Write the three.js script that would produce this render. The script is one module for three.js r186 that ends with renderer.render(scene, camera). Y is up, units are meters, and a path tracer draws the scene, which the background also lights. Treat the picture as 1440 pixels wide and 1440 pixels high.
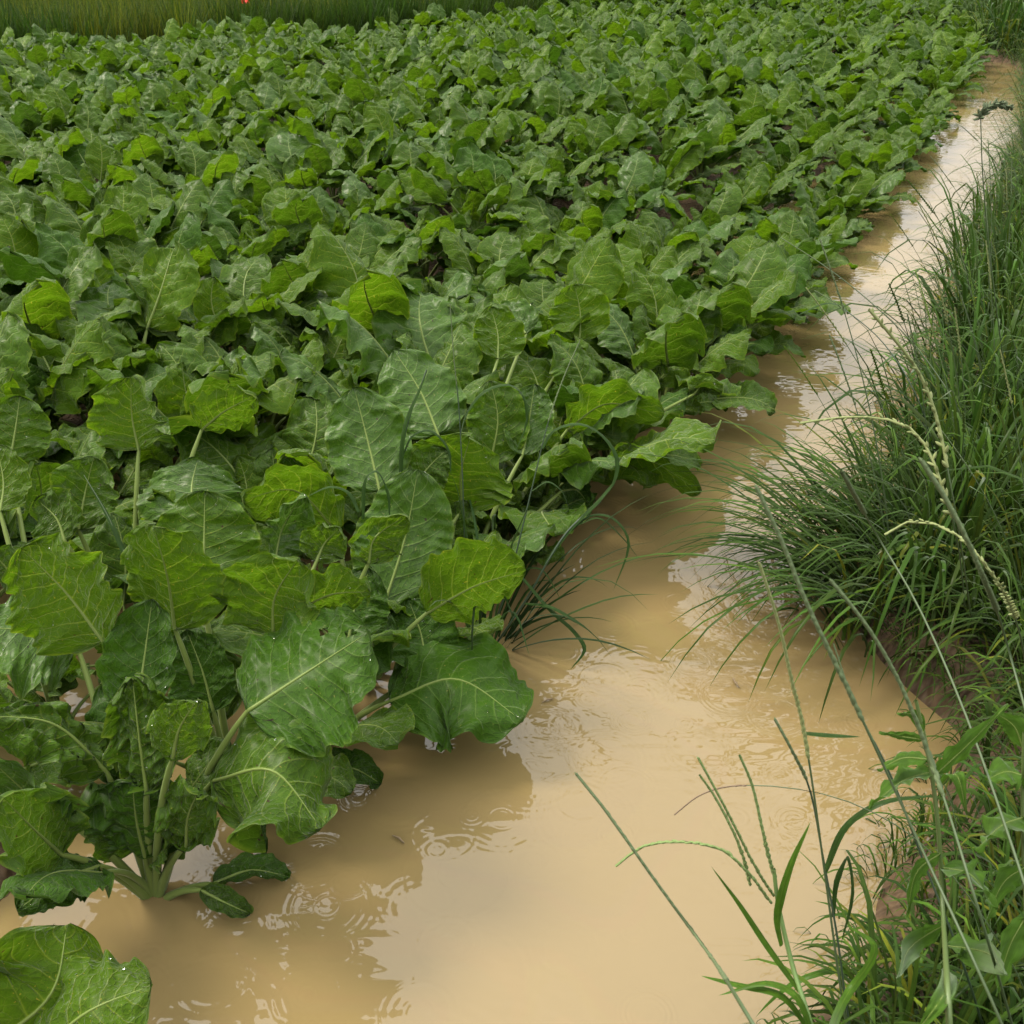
import * as THREE from 'three';
import { mergeGeometries } from 'three/addons/utils/BufferGeometryUtils.js';

// ------------------------------------------------------------------ camera, sky, sun, exposure
const CAM_H = 1.4, PITCH = 30 * Math.PI / 180;
const camera = new THREE.PerspectiveCamera(53.13, 1, 0.05, 2000);
camera.position.set(0, CAM_H, 0);
camera.rotation.set(-PITCH, 0, 0);
camera.focus = 2.1;
camera.userData.fStop = 20;

const scene = new THREE.Scene();
const renderer = new THREE.WebGLRenderer({ antialias: true });
renderer.setSize(1024, 1024);
renderer.toneMapping = THREE.LinearToneMapping;
renderer.toneMappingExposure = 4.05;
renderer.shadowMap.enabled = true;
renderer.shadowMap.type = THREE.PCFSoftShadowMap;

// ---- seeded random numbers and noise
function rng(seed) {
  let a = seed >>> 0;
  return () => { a = (a + 0x6D2B79F5) >>> 0; let t = a; t = Math.imul(t ^ (t >>> 15), t | 1); t ^= t + Math.imul(t ^ (t >>> 7), t | 61); return ((t ^ (t >>> 14)) >>> 0) / 4294967296; };
}
function hash2(x, y) { let h = Math.imul(x | 0, 374761393) + Math.imul(y | 0, 668265263); h = Math.imul(h ^ (h >>> 13), 1274126177); return ((h ^ (h >>> 16)) >>> 0) / 4294967296; }
function noise2(x, y, px = 0, py = 0) {   // value noise, -1..1, optional periods
  const ix = Math.floor(x), iy = Math.floor(y), fx = x - ix, fy = y - iy, s = fx * fx * (3 - 2 * fx), t = fy * fy * (3 - 2 * fy);
  const w = (v, p) => p ? ((v % p) + p) % p : v;
  const a = hash2(w(ix, px), w(iy, py)), b = hash2(w(ix + 1, px), w(iy, py)), c = hash2(w(ix, px), w(iy + 1, py)), d = hash2(w(ix + 1, px), w(iy + 1, py));
  return 2 * (a + (b - a) * s + (c - a) * t + (a - b - c + d) * s * t) - 1;
}
function border(x, y) {   // 0 on the borders between scattered cells
  const ix = Math.floor(x), iy = Math.floor(y); let d = 9, e = 9;
  for (let j = -1; j < 2; j++) for (let i = -1; i < 2; i++) { const a = ix + i + hash2(ix + i, iy + j) - x, b = iy + j + hash2(iy + j + 77, ix + i) - y, q = Math.sqrt(a * a + b * b); if (q < d) { e = d; d = q; } else if (q < e) e = q; }
  return e - d;
}
function cells(x, y) {   // distance to the nearest of scattered points, 0..1
  const ix = Math.floor(x), iy = Math.floor(y); let d = 9;
  for (let j = -1; j < 2; j++) for (let i = -1; i < 2; i++) { const a = ix + i + hash2(ix + i, iy + j) - x, b = iy + j + hash2(iy + j + 77, ix + i) - y; d = Math.min(d, a * a + b * b); }
  return Math.min(1, Math.sqrt(d));
}
const smooth = (a, b, x) => { const t = Math.min(1, Math.max(0, (x - a) / (b - a))); return t * t * (3 - 2 * t); };
const lerp = (a, b, t) => a + (b - a) * t;
const V = (x, y, z) => new THREE.Vector3(x, y, z);

// ---- overcast sky
{
  const W = 512, H = 256, d = new Float32Array(W * H * 4);
  for (let j = 0; j < H; j++) for (let i = 0; i < W; i++) {
    const el = ((j + 0.5) / H - 0.5) * Math.PI, se = Math.sin(el), o = (j * W + i) * 4;
    let L = el > 0 ? 0.24 + 1.2 * Math.pow(se, 1.2) : 0.24 * Math.exp(el * 4) + 0.03;
    const n = 0.5 * noise2(i / 64, j / 24, 8) + 0.3 * noise2(i / 32, j / 12, 16) + 0.2 * noise2(i / 16, j / 7, 32);
    if (el > 0) L *= 1 + 0.06 * n * smooth(0, 0.4, el);
    L *= 0.88; d[o] = L * 1.0; d[o + 1] = L * 0.995; d[o + 2] = L * 0.975; d[o + 3] = 1;
  }
  const t = new THREE.DataTexture(d, W, H, THREE.RGBAFormat, THREE.FloatType);
  t.mapping = THREE.EquirectangularReflectionMapping; t.magFilter = THREE.LinearFilter; t.needsUpdate = true;
  scene.background = t; scene.environment = t;
}
const sun = new THREE.DirectionalLight(0xfff3e2, 1.5);
sun.position.set(-6, 8.5, -8.5);
sun.castShadow = true; sun.shadow.radius = 34;
sun.shadow.mapSize.set(2048, 2048);
Object.assign(sun.shadow.camera, { left: -14, right: 14, top: 14, bottom: -14, near: 0.5, far: 40 });
sun.target.position.set(0, 0, -6);
scene.add(sun, sun.target);

// ------------------------------------------------------------------ places: pixels of the 1440 photograph to points of the field
const CP = Math.cos(PITCH), SP = Math.sin(PITCH);
// third number: below 0.7 a height over the water, otherwise the distance ahead of the camera along the ground
function at(px, py, k) {
  const u = (px - 720) / 1440, v = (720 - py) / 1440, dy = v * CP - SP, dz = CP + v * SP;
  const t = k < 0.7 ? (CAM_H - k) / -dy : k / dz;
  return V(u * t, CAM_H + dy * t, -dz * t);
}
// row coordinates: s along the outermost beet row, c across it towards the grass verge
const OX = -0.589, OZ = -1.151, RX = 0.468, RZ = -0.884;
const toWorld = (s, c) => [OX + RX * s + 0.884 * c, OZ + RZ * s + 0.468 * c];
const toRow = (x, z) => [(x - OX) * RX + (z - OZ) * RZ, (x - OX) * 0.884 + (z - OZ) * 0.468];
const EDGE = [[-3, 0.98], [0.24, 0.96], [0.75, 1.1], [1.02, 1.09], [1.16, 0.96], [1.3, 0.84], [1.6, 0.84], [2, 0.85], [3, 0.83], [5.5, 0.8], [8, 0.8], [10.5, 0.62], [12.3, 0.42], [13.2, 0.1], [14, -0.35], [18, -0.85], [22, -1.4], [400, -1.4]];
function verge(s) {
  for (let i = 1; i < EDGE.length; i++) if (s < EDGE[i][0]) { const [a, b] = [EDGE[i - 1], EDGE[i]]; return lerp(a[1], b[1], Math.max(0, (s - a[0]) / (b[0] - a[0]))); }
  return -1.4;
}
const meadowAt = (x, z) => (x + 4.85) * -0.651 + (z + 10.7) * -0.759;   // positive beyond the crop's far end
function height(x, z) {
  const [s, c] = toRow(x, z), e = verge(s) + 0.03 * noise2(s * 5, 3);
  const n = 0.5 * noise2(x * 3, z * 3) + 0.3 * noise2(x * 9, z * 9) + 0.2 * noise2(x * 23, z * 23);
  const cb = c + 0.0045 * Math.max(0, s - 3) ** 2;
  let field = -0.055 + 0.115 * smooth(2.2, 5.5, s - c * 0.3) * smooth(-0.12, -0.6, cb) + 0.09 * smooth(-0.75, -1.7, c) + 0.022 * Math.cos(c * 2 * Math.PI / 0.45) + 0.04 * n;
  field += (0.13 + 0.05 * noise2(x * 30, z * 30) + 0.03 * noise2(x * 60, z * 60)) * Math.exp(-(((c + 0.31) / 0.12) ** 2 + ((s + 0.13) / 0.16) ** 2));   // the clod showing beside the first plant
  field += 0.12 * smooth(12.5, 14, s);
  const ditch = -0.13 + 0.2 * smooth(12.6, 13.4, s) + 0.2 * smooth(-2.2, -3.4, s);
  const bank = 0.1 + 0.05 * n + 0.05 * smooth(0.3, 1.5, c - e);
  let h = lerp(field, ditch, smooth(-0.05, 0.28, cb));
  h = lerp(h, bank, smooth(e - 0.12, e + 0.14, c));
  const m = smooth(0, 1.5, meadowAt(x, z));
  return lerp(h, 0.14 + 0.05 * n, m);
}

// ------------------------------------------------------------------ naming helpers
const used = new Map();
function numbered(n) { const k = used.get(n) ?? 0; used.set(n, k + 1); return k ? n + '_' + String(k).padStart(3, '0') : n; }
function tag(o, label, category, group, kind) { Object.assign(o.userData, { label }, category && { category }, group && { group }, kind && { kind }); return o; }
function base(name, p) { const g = new THREE.Group(); g.name = numbered(name); g.position.copy(p); scene.add(g); return g; }
function mesh(name, geo, mat, parent = scene) { const m = new THREE.Mesh(geo, mat); m.name = parent === scene ? numbered(name) : name; m.castShadow = m.receiveShadow = true; parent.add(m); return m; }

// ------------------------------------------------------------------ textures and materials
const toS = (x) => { x = Math.min(1, Math.max(0, x)); return 255 * (x <= 0.0031308 ? 12.92 * x : 1.055 * Math.pow(x, 1 / 2.4) - 0.055); };
function colourTexture(n, f) {
  const d = new Uint8Array(n * n * 4);
  for (let j = 0; j < n; j++) for (let i = 0; i < n; i++) { const c = f((i + 0.5) / n, (j + 0.5) / n), o = (j * n + i) * 4; d[o] = toS(c[0]); d[o + 1] = toS(c[1]); d[o + 2] = toS(c[2]); d[o + 3] = 255; }
  const t = new THREE.DataTexture(d, n, n); t.colorSpace = THREE.SRGBColorSpace; t.wrapS = t.wrapT = THREE.RepeatWrapping; t.magFilter = THREE.LinearFilter; t.needsUpdate = true; return t;
}
function floatTexture(n, f) {
  const d = new Float32Array(n * n * 4);
  for (let j = 0; j < n; j++) for (let i = 0; i < n; i++) { const c = f(i, j), o = (j * n + i) * 4; d[o] = c[0]; d[o + 1] = c[1]; d[o + 2] = c[2]; d[o + 3] = 1; }
  const t = new THREE.DataTexture(d, n, n, THREE.RGBAFormat, THREE.FloatType); t.wrapS = t.wrapT = THREE.RepeatWrapping; t.magFilter = THREE.LinearFilter; t.needsUpdate = true; return t;
}
// beet leaf: midrib along v at u = 0.5, side veins rising towards the margin, blistered skin between them
function veins(u, v, seed) {
  const U = (u - 0.5) * 2, a = Math.abs(U), side = U < 0 ? 0 : 1;
  const mid = Math.exp(-((a / (0.03 * (1.15 - v))) ** 2));
  let best = 9, cell = 0;
  const step = 0.125, off = side * 0.06 + seed * 0.031, wob = 0.012 * noise2(u * 6 + seed * 7, v * 6);
  const q = v - 0.27 * Math.pow(a, 1.25) + wob - off;
  const k = Math.round(q / step), jit = 0.035 * (hash2(k + 50, side + seed * 3) - 0.5);
  best = Math.abs(q - k * step - jit);
  const sec = Math.exp(-((best / (0.0058 * (1.3 - a))) ** 2)) * smooth(1.05, 0.5, a);
  // forks
  const q2 = v - 0.5 * a + 0.03 * noise2(u * 13, v * 13 + seed) - off * 1.7, k2 = Math.round(q2 / 0.09);
  const ter = Math.exp(-(((q2 - k2 * 0.09) / 0.006) ** 2)) * smooth(0.25, 0.6, a) * (hash2(k2, side + 9) > 0.35 ? 0.4 : 0);
  const q3 = Math.abs(noise2(u * 26 + seed, v * 26)), net = Math.exp(-((q3 / 0.07) ** 2));
  cell = Math.min(1, best / (step * 0.5));
  return { mid, sec, ter, net, cell };
}
function leafColour(seed) {
  return colourTexture(1024, (u, v) => {
    const w = veins(u, v, seed), m = 0.5 * noise2(u * 5 + seed * 11, v * 6) + 0.3 * noise2(u * 14, v * 16 + seed) + 0.2 * noise2(u * 40, v * 44 + seed);
    let k = 1 + 0.26 * m;
    let c = [0.034 * k, 0.079 * k, 0.0036 * k];
    const bd = border(u * 15 + seed * 5, v * 18), bd2 = border(u * 40 + seed * 5, v * 46), net = Math.exp(-((bd / 0.07) ** 2)), net2 = Math.exp(-((bd2 / 0.12) ** 2)); const pale = Math.min(1, 0.85 * w.mid + 0.5 * w.sec + 0.16 * net + 0.06 * net2);
    c = [lerp(c[0], 0.13, pale), lerp(c[1], 0.2, pale), lerp(c[2], 0.045, pale)];
    const sp = noise2(u * 60 + 3 * seed, v * 66);
    if (sp > 0.9) c = [lerp(c[0], 0.2, 0.6), lerp(c[1], 0.2, 0.5), lerp(c[2], 0.07, 0.5)];            // pale specks
    const sc = noise2(u * 19 + 31 * seed, v * 17 + 5);
    if (sc > 0.94) c = [0.03, 0.022, 0.01];                                                           // bites and scabs
    const edge = smooth(0.93, 1.0, Math.abs(u - 0.5) * 2 + 0.04 * noise2(v * 30, seed));
    return [lerp(c[0], 0.10, 0.5 * edge), lerp(c[1], 0.15, 0.5 * edge), lerp(c[2], 0.02, 0.5 * edge)];
  });
}
function leafBump(seed) {
  const n = 1024;
  return floatTexture(n, (i, j) => {
    const u = (i + 0.5) / n, v = (j + 0.5) / n, w = veins(u, v, seed);
    const bd = Math.min(1, border(u * 15 + seed * 5, v * 18) * 1.6), b2 = Math.min(1, border(u * 40 + seed * 5, v * 46) * 1.5); let h = 0.16 * Math.sqrt(w.cell) + 0.34 * Math.sqrt(bd) + 0.1 * b2 + 0.12 * noise2(u * 9 + seed, v * 11) + 0.1 * noise2(u * 28, v * 32 + seed);
    h -= 0.3 * w.sec + 0.3 * w.mid;
    return [h, h, h];
  });
}
const leafMaps = [1, 2].map((s) => ({ map: leafColour(s), bump: leafBump(s) }));
function leafMaterial(name, k, r, g, b, gloss, through) {
  const m = new THREE.MeshPhysicalMaterial({ map: leafMaps[k].map, bumpMap: leafMaps[k].bump, bumpScale: 0.005, roughness: 0.97, transmission: through, thickness: 0, ior: 1.42, specularIntensity: 0.1, clearcoat: gloss, clearcoatRoughness: 0.35, side: THREE.DoubleSide });
  m.color.setRGB(r, g, b); m.name = name; return m;
}
const leafMats = [
  leafMaterial('fresh_leaf', 0, 1.5, 1.36, 0.45, 0.13, 0.6),
  leafMaterial('green_leaf', 1, 1.12, 1.08, 0.52, 0.22, 0.5),
  leafMaterial('dark_leaf', 0, 0.66, 0.75, 0.52, 0.15, 0.38),
  leafMaterial('bluish_leaf', 1, 1.0, 1.02, 1.05, 0.34, 0.42),
];
function plain(name, rgb, o = {}) { const m = new THREE.MeshPhysicalMaterial({ roughness: 0.9, side: THREE.DoubleSide, ...o }); m.color.setRGB(...rgb); m.name = name; return m; }
const petioleMat = plain('petiole', [0.115, 0.16, 0.03], { roughness: 0.9, transmission: 0.3, clearcoat: 0.3, clearcoatRoughness: 0.3, specularIntensity: 0.3 });
const bladeTex = colourTexture(128, (u, v) => {
  const rib = Math.exp(-(((u - 0.5) / 0.06) ** 2)), st = noise2(u * 40, v * 3), n = noise2(u * 6, v * 9);
  const k = 1 + 0.14 * st + 0.2 * n;
  return [0.06 * k + 0.03 * rib, 0.13 * k + 0.035 * rib, 0.022 * k + 0.015 * rib];
});
function grassMaterial(name, r, g, b, through = 0.4) {
  const m = new THREE.MeshPhysicalMaterial({ map: bladeTex, roughness: 0.97, transmission: through, thickness: 0, ior: 1.42, specularIntensity: 0.15, clearcoat: 0.09, clearcoatRoughness: 0.25, side: THREE.DoubleSide, vertexColors: true });
  m.color.setRGB(r, g, b); m.name = name; return m;
}
const grassMid = grassMaterial('verge_grass', 0.5, 0.53, 0.24, 0.38);
const grassBlue = grassMaterial('bluish_grass', 0.3, 0.33, 0.3);
const stemMat = plain('grass_stem', [0.032, 0.054, 0.016], { roughness: 0.6 });
const darkStemMat = plain('dark_grass_stem', [0.018, 0.035, 0.016], { roughness: 0.5 });
const spikeMat = plain('seed_spike', [0.055, 0.08, 0.028], { roughness: 0.8 });
const brownSpikeMat = plain('brown_seed_spike', [0.09, 0.06, 0.035], { roughness: 0.85 });
const yellowSpikeMat = plain('yellowish_seed_spike', [0.12, 0.14, 0.045], { roughness: 0.8 });
const weedMat = new THREE.MeshPhysicalMaterial({ map: bladeTex, roughness: 0.97, transmission: 0.45, thickness: 0, ior: 1.42, specularIntensity: 0.2, clearcoat: 0.08, clearcoatRoughness: 0.4, side: THREE.DoubleSide }); weedMat.color.setRGB(0.66, 0.7, 0.26); weedMat.name = 'weed_leaf';

// ------------------------------------------------------------------ ground and water
{
  const line = (a, b, n) => Array.from({ length: n }, (_, i) => lerp(a, b, i / n));
  const xs = [-400, -120, -50, -28, -20, -15, ...line(-12, -3, 90), ...line(-3, 2.5, 180), ...line(2.5, 8, 80), ...line(8, 14, 20), 14, 20, 30, 60, 140, 400];
  const zs = [400, 120, 40, 15, 6, 2, ...line(1, -0.2, 14), ...line(-0.2, -4.5, 150), ...line(-4.5, -18, 190), ...line(-18, -26, 24), -26, -32, -45, -80, -160, -420];
  const nx = xs.length, nz = zs.length, p = new Float32Array(nx * nz * 3), uv = new Float32Array(nx * nz * 2), col = new Float32Array(nx * nz * 3), idx = [];
  for (let j = 0; j < nz; j++) for (let i = 0; i < nx; i++) {
    const o = j * nx + i, x = xs[i], z = zs[j], [s, c] = toRow(x, z);
    p.set([x, height(x, z), z], o * 3); uv.set([x, -z], o * 2);
    const g = Math.max(smooth(0.3, 1.2, meadowAt(x, z)), smooth(0.0, 0.3, c - verge(s)) * 0.7) * (0.8 + 0.2 * noise2(x * 2, z * 2)), n = 1 + 0.25 * noise2(x * 4, z * 4);
    col.set([lerp(0.068, 0.03, g) * n, lerp(0.043, 0.032, g) * n, lerp(0.022, 0.014, g) * n], o * 3);
    if (i < nx - 1 && j < nz - 1) idx.push(o, o + 1, o + nx, o + 1, o + nx + 1, o + nx);
  }
  const g = new THREE.BufferGeometry();
  g.setAttribute('position', new THREE.BufferAttribute(p, 3)); g.setAttribute('uv', new THREE.BufferAttribute(uv, 2)); g.setAttribute('color', new THREE.BufferAttribute(col, 3));
  g.setIndex(idx); g.computeVertexNormals();
  const n = 512, soil = floatTexture(n, (i, j) => { const x = i / n, y = j / n; const h = 0.4 * noise2(x * 12, y * 12, 12, 12) + 0.35 * noise2(x * 36, y * 36, 36, 36) + 0.3 * noise2(x * 110, y * 110, 110, 110); return [h, h, h]; });
  const grain = colourTexture(512, (u, v) => { const k = 0.8 + 0.18 * noise2(u * 24, v * 24, 24, 24) + 0.2 * noise2(u * 90, v * 90, 90, 90); return [k, k * 0.97, k * 0.93]; });
  const m = new THREE.MeshPhysicalMaterial({ vertexColors: true, map: grain, bumpMap: soil, bumpScale: 0.02, roughness: 0.75, specularIntensity: 0.5 }); m.name = 'wet_soil';
  const o = mesh('ground', g, m); tag(o, 'wet brown soil of the beet field and its grassy verge', 'soil', null, 'structure');
}
{
  // rain rings and wind ripples as slopes, tiled every 2.6 m
  const n = 2048, L = 2.6, hgt = new Float32Array(n * n), r = rng(77), px = L / n;
  const add = (cx, cy, R, lam, wid, amp) => {
    const ext = Math.ceil((R + wid * 2.6) / px), ci = Math.round(cx / px), cj = Math.round(cy / px), arc = r() * 6.28, aw = r();
    for (let j = -ext; j <= ext; j++) for (let i = -ext; i <= ext; i++) {
      const d = Math.hypot(i, j) * px, e = (d - R) / wid; if (Math.abs(e) > 2.6) continue;
      const broken = 0.7 + 0.3 * Math.sin(Math.atan2(j, i) * 2 + arc) * aw;
      hgt[((cj + j + 4 * n) % n) * n + ((ci + i + 4 * n) % n)] += amp * broken * Math.exp(-e * e) * Math.cos((d - R) * 6.283 / lam);
    }
  };
  for (let k = 0; k < 260; k++) { const R = 0.01 + 0.05 * r(); add(r() * L, r() * L, R, 0.008 + 0.007 * r(), 0.006 + 0.011 * r(), (0.0001 + 0.0002 * r()) * (1 - R * 6)); }
  for (const [x, y, R] of [[430, 1400, 0.045], [630, 1325, 0.045], [590, 1425, 0.05], [835, 1185, 0.05], [770, 1025, 0.055], [900, 965, 0.05], [860, 880, 0.05], [900, 770, 0.04], [705, 1150, 0.07], [745, 1085, 0.09], [560, 1130, 0.06], [890, 715, 0.04], [800, 1020, 0.03], [640, 1230, 0.09], [750, 1210, 0.04], [460, 1275, 0.06], [300, 1380, 0.05]]) { const p = at(x, y, 0), w = (v) => ((v % L) + L) % L; add(w(p.x), w(-p.z), R, 0.013 + 0.004 * r(), 0.011 + 0.006 * r(), 0.00017); add(w(p.x), w(-p.z), R * 0.35, 0.009, 0.007, 0.0001); }
  for (let k = 0; k < 150; k++) add(r() * L, r() * L, 0.05 + 0.08 * r(), 0.012 + 0.01 * r(), 0.014 + 0.02 * r(), 0.00005 + 0.00009 * r());
  const fine = (i, j) => { const x = i / n, y = j / n, patch = 0.3 + 0.7 * smooth(-0.45, 0.45, noise2(x * 4, y * 4, 4, 4)); return 0.0004 * patch * noise2(x * 90 + 1.2 * noise2(x * 18, y * 18, 18, 18), y * 170, 90, 170) + 0.00034 * noise2(x * 30, y * 44, 30, 44) * (0.25 + patch); };
  for (let j = 0; j < n; j++) for (let i = 0; i < n; i++) hgt[j * n + i] += fine(i, j);
  const normals = floatTexture(n, (i, j) => {
    const dx = (hgt[j * n + (i + 1) % n] - hgt[j * n + (i + n - 1) % n]) / (2 * px), dy = (hgt[((j + 1) % n) * n + i] - hgt[((j + n - 1) % n) * n + i]) / (2 * px);
    const l = 1 / Math.hypot(dx, dy, 1); return [0.5 - 0.5 * dx * l, 0.5 - 0.5 * dy * l, 0.5 + 0.5 * l];
  });
  const swirl = colourTexture(512, (u, v) => { const k = 1 + 0.1 * noise2(u * 4 + 0.8 * noise2(u * 6, v * 6, 6, 6), v * 5, 4, 5) + 0.07 * noise2(u * 11 + 0.6 * noise2(u * 23, v * 23, 23, 23), v * 13, 11, 13); return [0.127 * k, 0.0925 * k, 0.0395 * k]; });
  swirl.repeat.set(0.7, 0.7);
  const pos = [], uv = [], idx = [];
  const ss = [-3.2, -1, 1, 3, 5, 7, 9, 11, 13.3], cs = [-3.2, -1.5, 0, 0.8, 1.6];
  for (const s of ss) for (const c of cs) { const [x, z] = toWorld(s, c); pos.push(x, 0, z); uv.push(x / L, -z / L); }
  for (let a = 0; a < ss.length - 1; a++) for (let b = 0; b < cs.length - 1; b++) { const o = a * cs.length + b; idx.push(o, o + 1, o + cs.length, o + 1, o + cs.length + 1, o + cs.length); }
  const g = new THREE.BufferGeometry(); g.setAttribute('position', new THREE.Float32BufferAttribute(pos, 3)); g.setAttribute('uv', new THREE.Float32BufferAttribute(uv, 2)); g.setIndex(idx); g.computeVertexNormals();
  if (g.attributes.normal.getY(0) < 0) { g.setIndex(idx.map((_, i) => idx[i - (i % 3) + [0, 2, 1][i % 3]])); g.computeVertexNormals(); }
  const m = new THREE.MeshPhysicalMaterial({ map: swirl, normalMap: normals, roughness: 0.02, ior: 1.42 }); m.name = 'muddy_water';
  const o = mesh('flood_water', g, m); tag(o, 'muddy tan flood water with rain rings filling the furrow', 'water', null, 'structure');
}

// ------------------------------------------------------------------ leaf shapes
const beetShape = (v) => Math.pow(Math.max(0, Math.sin(Math.PI * Math.pow(v, 0.84))), 0.5);
const lanceShape = (v) => Math.pow(Math.max(0, Math.sin(Math.PI * Math.pow(v, 0.7))), 1.0);
// centre(v): midrib; side0: where the blade spreads. Returns blade and petiole/midrib geometries.
function leafShape(root, bow, centre, side0, hw, o) {
  const { nu = 6, nv = 26, cup = 0.3, ruffle = 0.16, blister = 0.004, seed = 1, twist = 0, sides = 5, thick = 1, shape = beetShape, lobes = 0.03, rows = 3.4, soft = 1, crinkle = 0.035, waves = 9 } = o;
  const C = [], T = [], S = [], N = [], e = 0.02;
  for (let i = 0; i <= nv; i++) {
    const v = i / nv; C.push(centre(v));
    const t = centre(Math.min(1, v + e)).sub(centre(Math.max(0, v - e))).normalize();
    let s = side0.clone().addScaledVector(t, -side0.dot(t)).normalize();
    if (twist) s.applyAxisAngle(t, twist * (v - 0.4));
    T.push(t); S.push(s); N.push(V(0, 0, 0).crossVectors(t, s).normalize());
  }
  const pos = [], uv = [], idx = [], w2 = nu * 2 + 1, f1 = rows * (0.8 + 0.4 * hash2(seed, 5)), p = V(0, 0, 0);
  for (let i = 0; i <= nv; i++) for (let j = -nu; j <= nu; j++) {
    const v = i / nv, u = j / nu, a = Math.abs(u), sg = Math.sign(u), sd = j < 0 ? 0 : 1, ph = seed * 1.7 + sd * 2.1;
    const scal = 1 + 1.5 * lobes * noise2(v * 6 + seed * 3, sd * 7 + seed) + lobes * 0.8 * noise2(v * 19 + seed, sd * 5);
    const w = hw * shape(v) * scal, k = cup * (0.7 + 0.6 * hash2(seed, sd + 11)) + 1e-3;
    const lat = w * Math.sin(k * a) / k, up = w * (1 - Math.cos(k * a)) / k + 0.12 * cup * a * w;
    const ruf = soft * ruffle * hw * a * a * (Math.sin(f1 * 6.283 * v + ph + 1.5 * noise2(v * 5, seed + sd)) * 1.0) * smooth(0, 0.15, v) + crinkle * hw * a ** 3 * Math.sin(waves * (0.85 + 0.3 * hash2(seed, 6)) * 6.283 * v + ph * 2 + 2 * noise2(v * 7, seed + sd)) * smooth(0.02, 0.2, v);
    const bl = blister * (noise2(u * 5 + seed * 9, v * 9 + seed) + 0.8 * noise2(u * 10, v * 19 + seed * 5)) * smooth(0, 0.25, a) + blister * 1.6 * noise2(u * 1.7 + seed, v * 3 + sd) * a;
    p.copy(C[i]).addScaledVector(S[i], lat * sg).addScaledVector(N[i], up + ruf + bl).addScaledVector(T[i], 0.1 * ruf * sg);
    pos.push(p.x, p.y, p.z); uv.push((u + 1) / 2, v);
    if (i < nv && j < nu && !(o.holes && o.holes.some(([hu, hv, hr]) => Math.hypot((u + 0.5 / nu - hu) * hw, (v + 0.5 / nv - hv) * hw * 2.4) < hr * hw * (1 + 0.4 * noise2(u * 9, v * 19))))) { const q = i * w2 + j + nu; idx.push(q, q + 1, q + w2, q + 1, q + w2 + 1, q + w2); }
  }
  const g = new THREE.BufferGeometry(); g.setAttribute('position', new THREE.Float32BufferAttribute(pos, 3)); g.setAttribute('uv', new THREE.Float32BufferAttribute(uv, 2)); g.setIndex(idx); g.computeVertexNormals();
  // petiole: bent from the root into the blade, then the midrib
  const pts = [], rad = [], B = C[0], np = o.np ?? 8, nm = o.nm ?? 10;
  if (root) for (let i = 0; i < np; i++) { const t = i / np, m = root.clone().multiplyScalar((1 - t) ** 2).addScaledVector(bow, 2 * t * (1 - t)).addScaledVector(B, t * t); pts.push(m); rad.push(lerp(0.0088, 0.0042, t) * thick); }
  for (let i = 0; i <= nm; i++) { const t = 0.93 * i / nm; pts.push(centre(t)); rad.push((0.0028 * Math.pow(1 - i / nm, 1.2) + 0.0006) * thick * (root ? 1 : 0.6)); }
  return [g, tube(pts, rad, sides, S[0])];
}
function tube(pts, rad, sides = 5, hint = V(1, 0, 0.3), uvAt) {
  const pos = [], idx = [], uv = [], n = pts.length, t = V(0, 0, 0), a = V(0, 0, 0), b = V(0, 0, 0);
  for (let i = 0; i < n; i++) {
    t.copy(pts[Math.min(n - 1, i + 1)]).sub(pts[Math.max(0, i - 1)]).normalize();
    a.copy(hint).addScaledVector(t, -hint.dot(t)).normalize(); b.crossVectors(t, a);
    for (let k = 0; k < sides; k++) { const q = k / sides * 6.2832; pos.push(pts[i].x + rad[i] * (a.x * Math.cos(q) + b.x * Math.sin(q)), pts[i].y + rad[i] * (a.y * Math.cos(q) + b.y * Math.sin(q)), pts[i].z + rad[i] * (a.z * Math.cos(q) + b.z * Math.sin(q))); uvAt ? uv.push(...uvAt) : uv.push(k / sides, i / n); }
    if (i < n - 1) for (let k = 0; k < sides; k++) { const q = i * sides + k, r = i * sides + (k + 1) % sides; idx.push(q, r, q + sides, r, r + sides, q + sides); }
  }
  const g = new THREE.BufferGeometry(); g.setAttribute('position', new THREE.Float32BufferAttribute(pos, 3)); g.setAttribute('uv', new THREE.Float32BufferAttribute(uv, 2)); g.setIndex(idx); g.computeVertexNormals(); return g;
}
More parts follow.
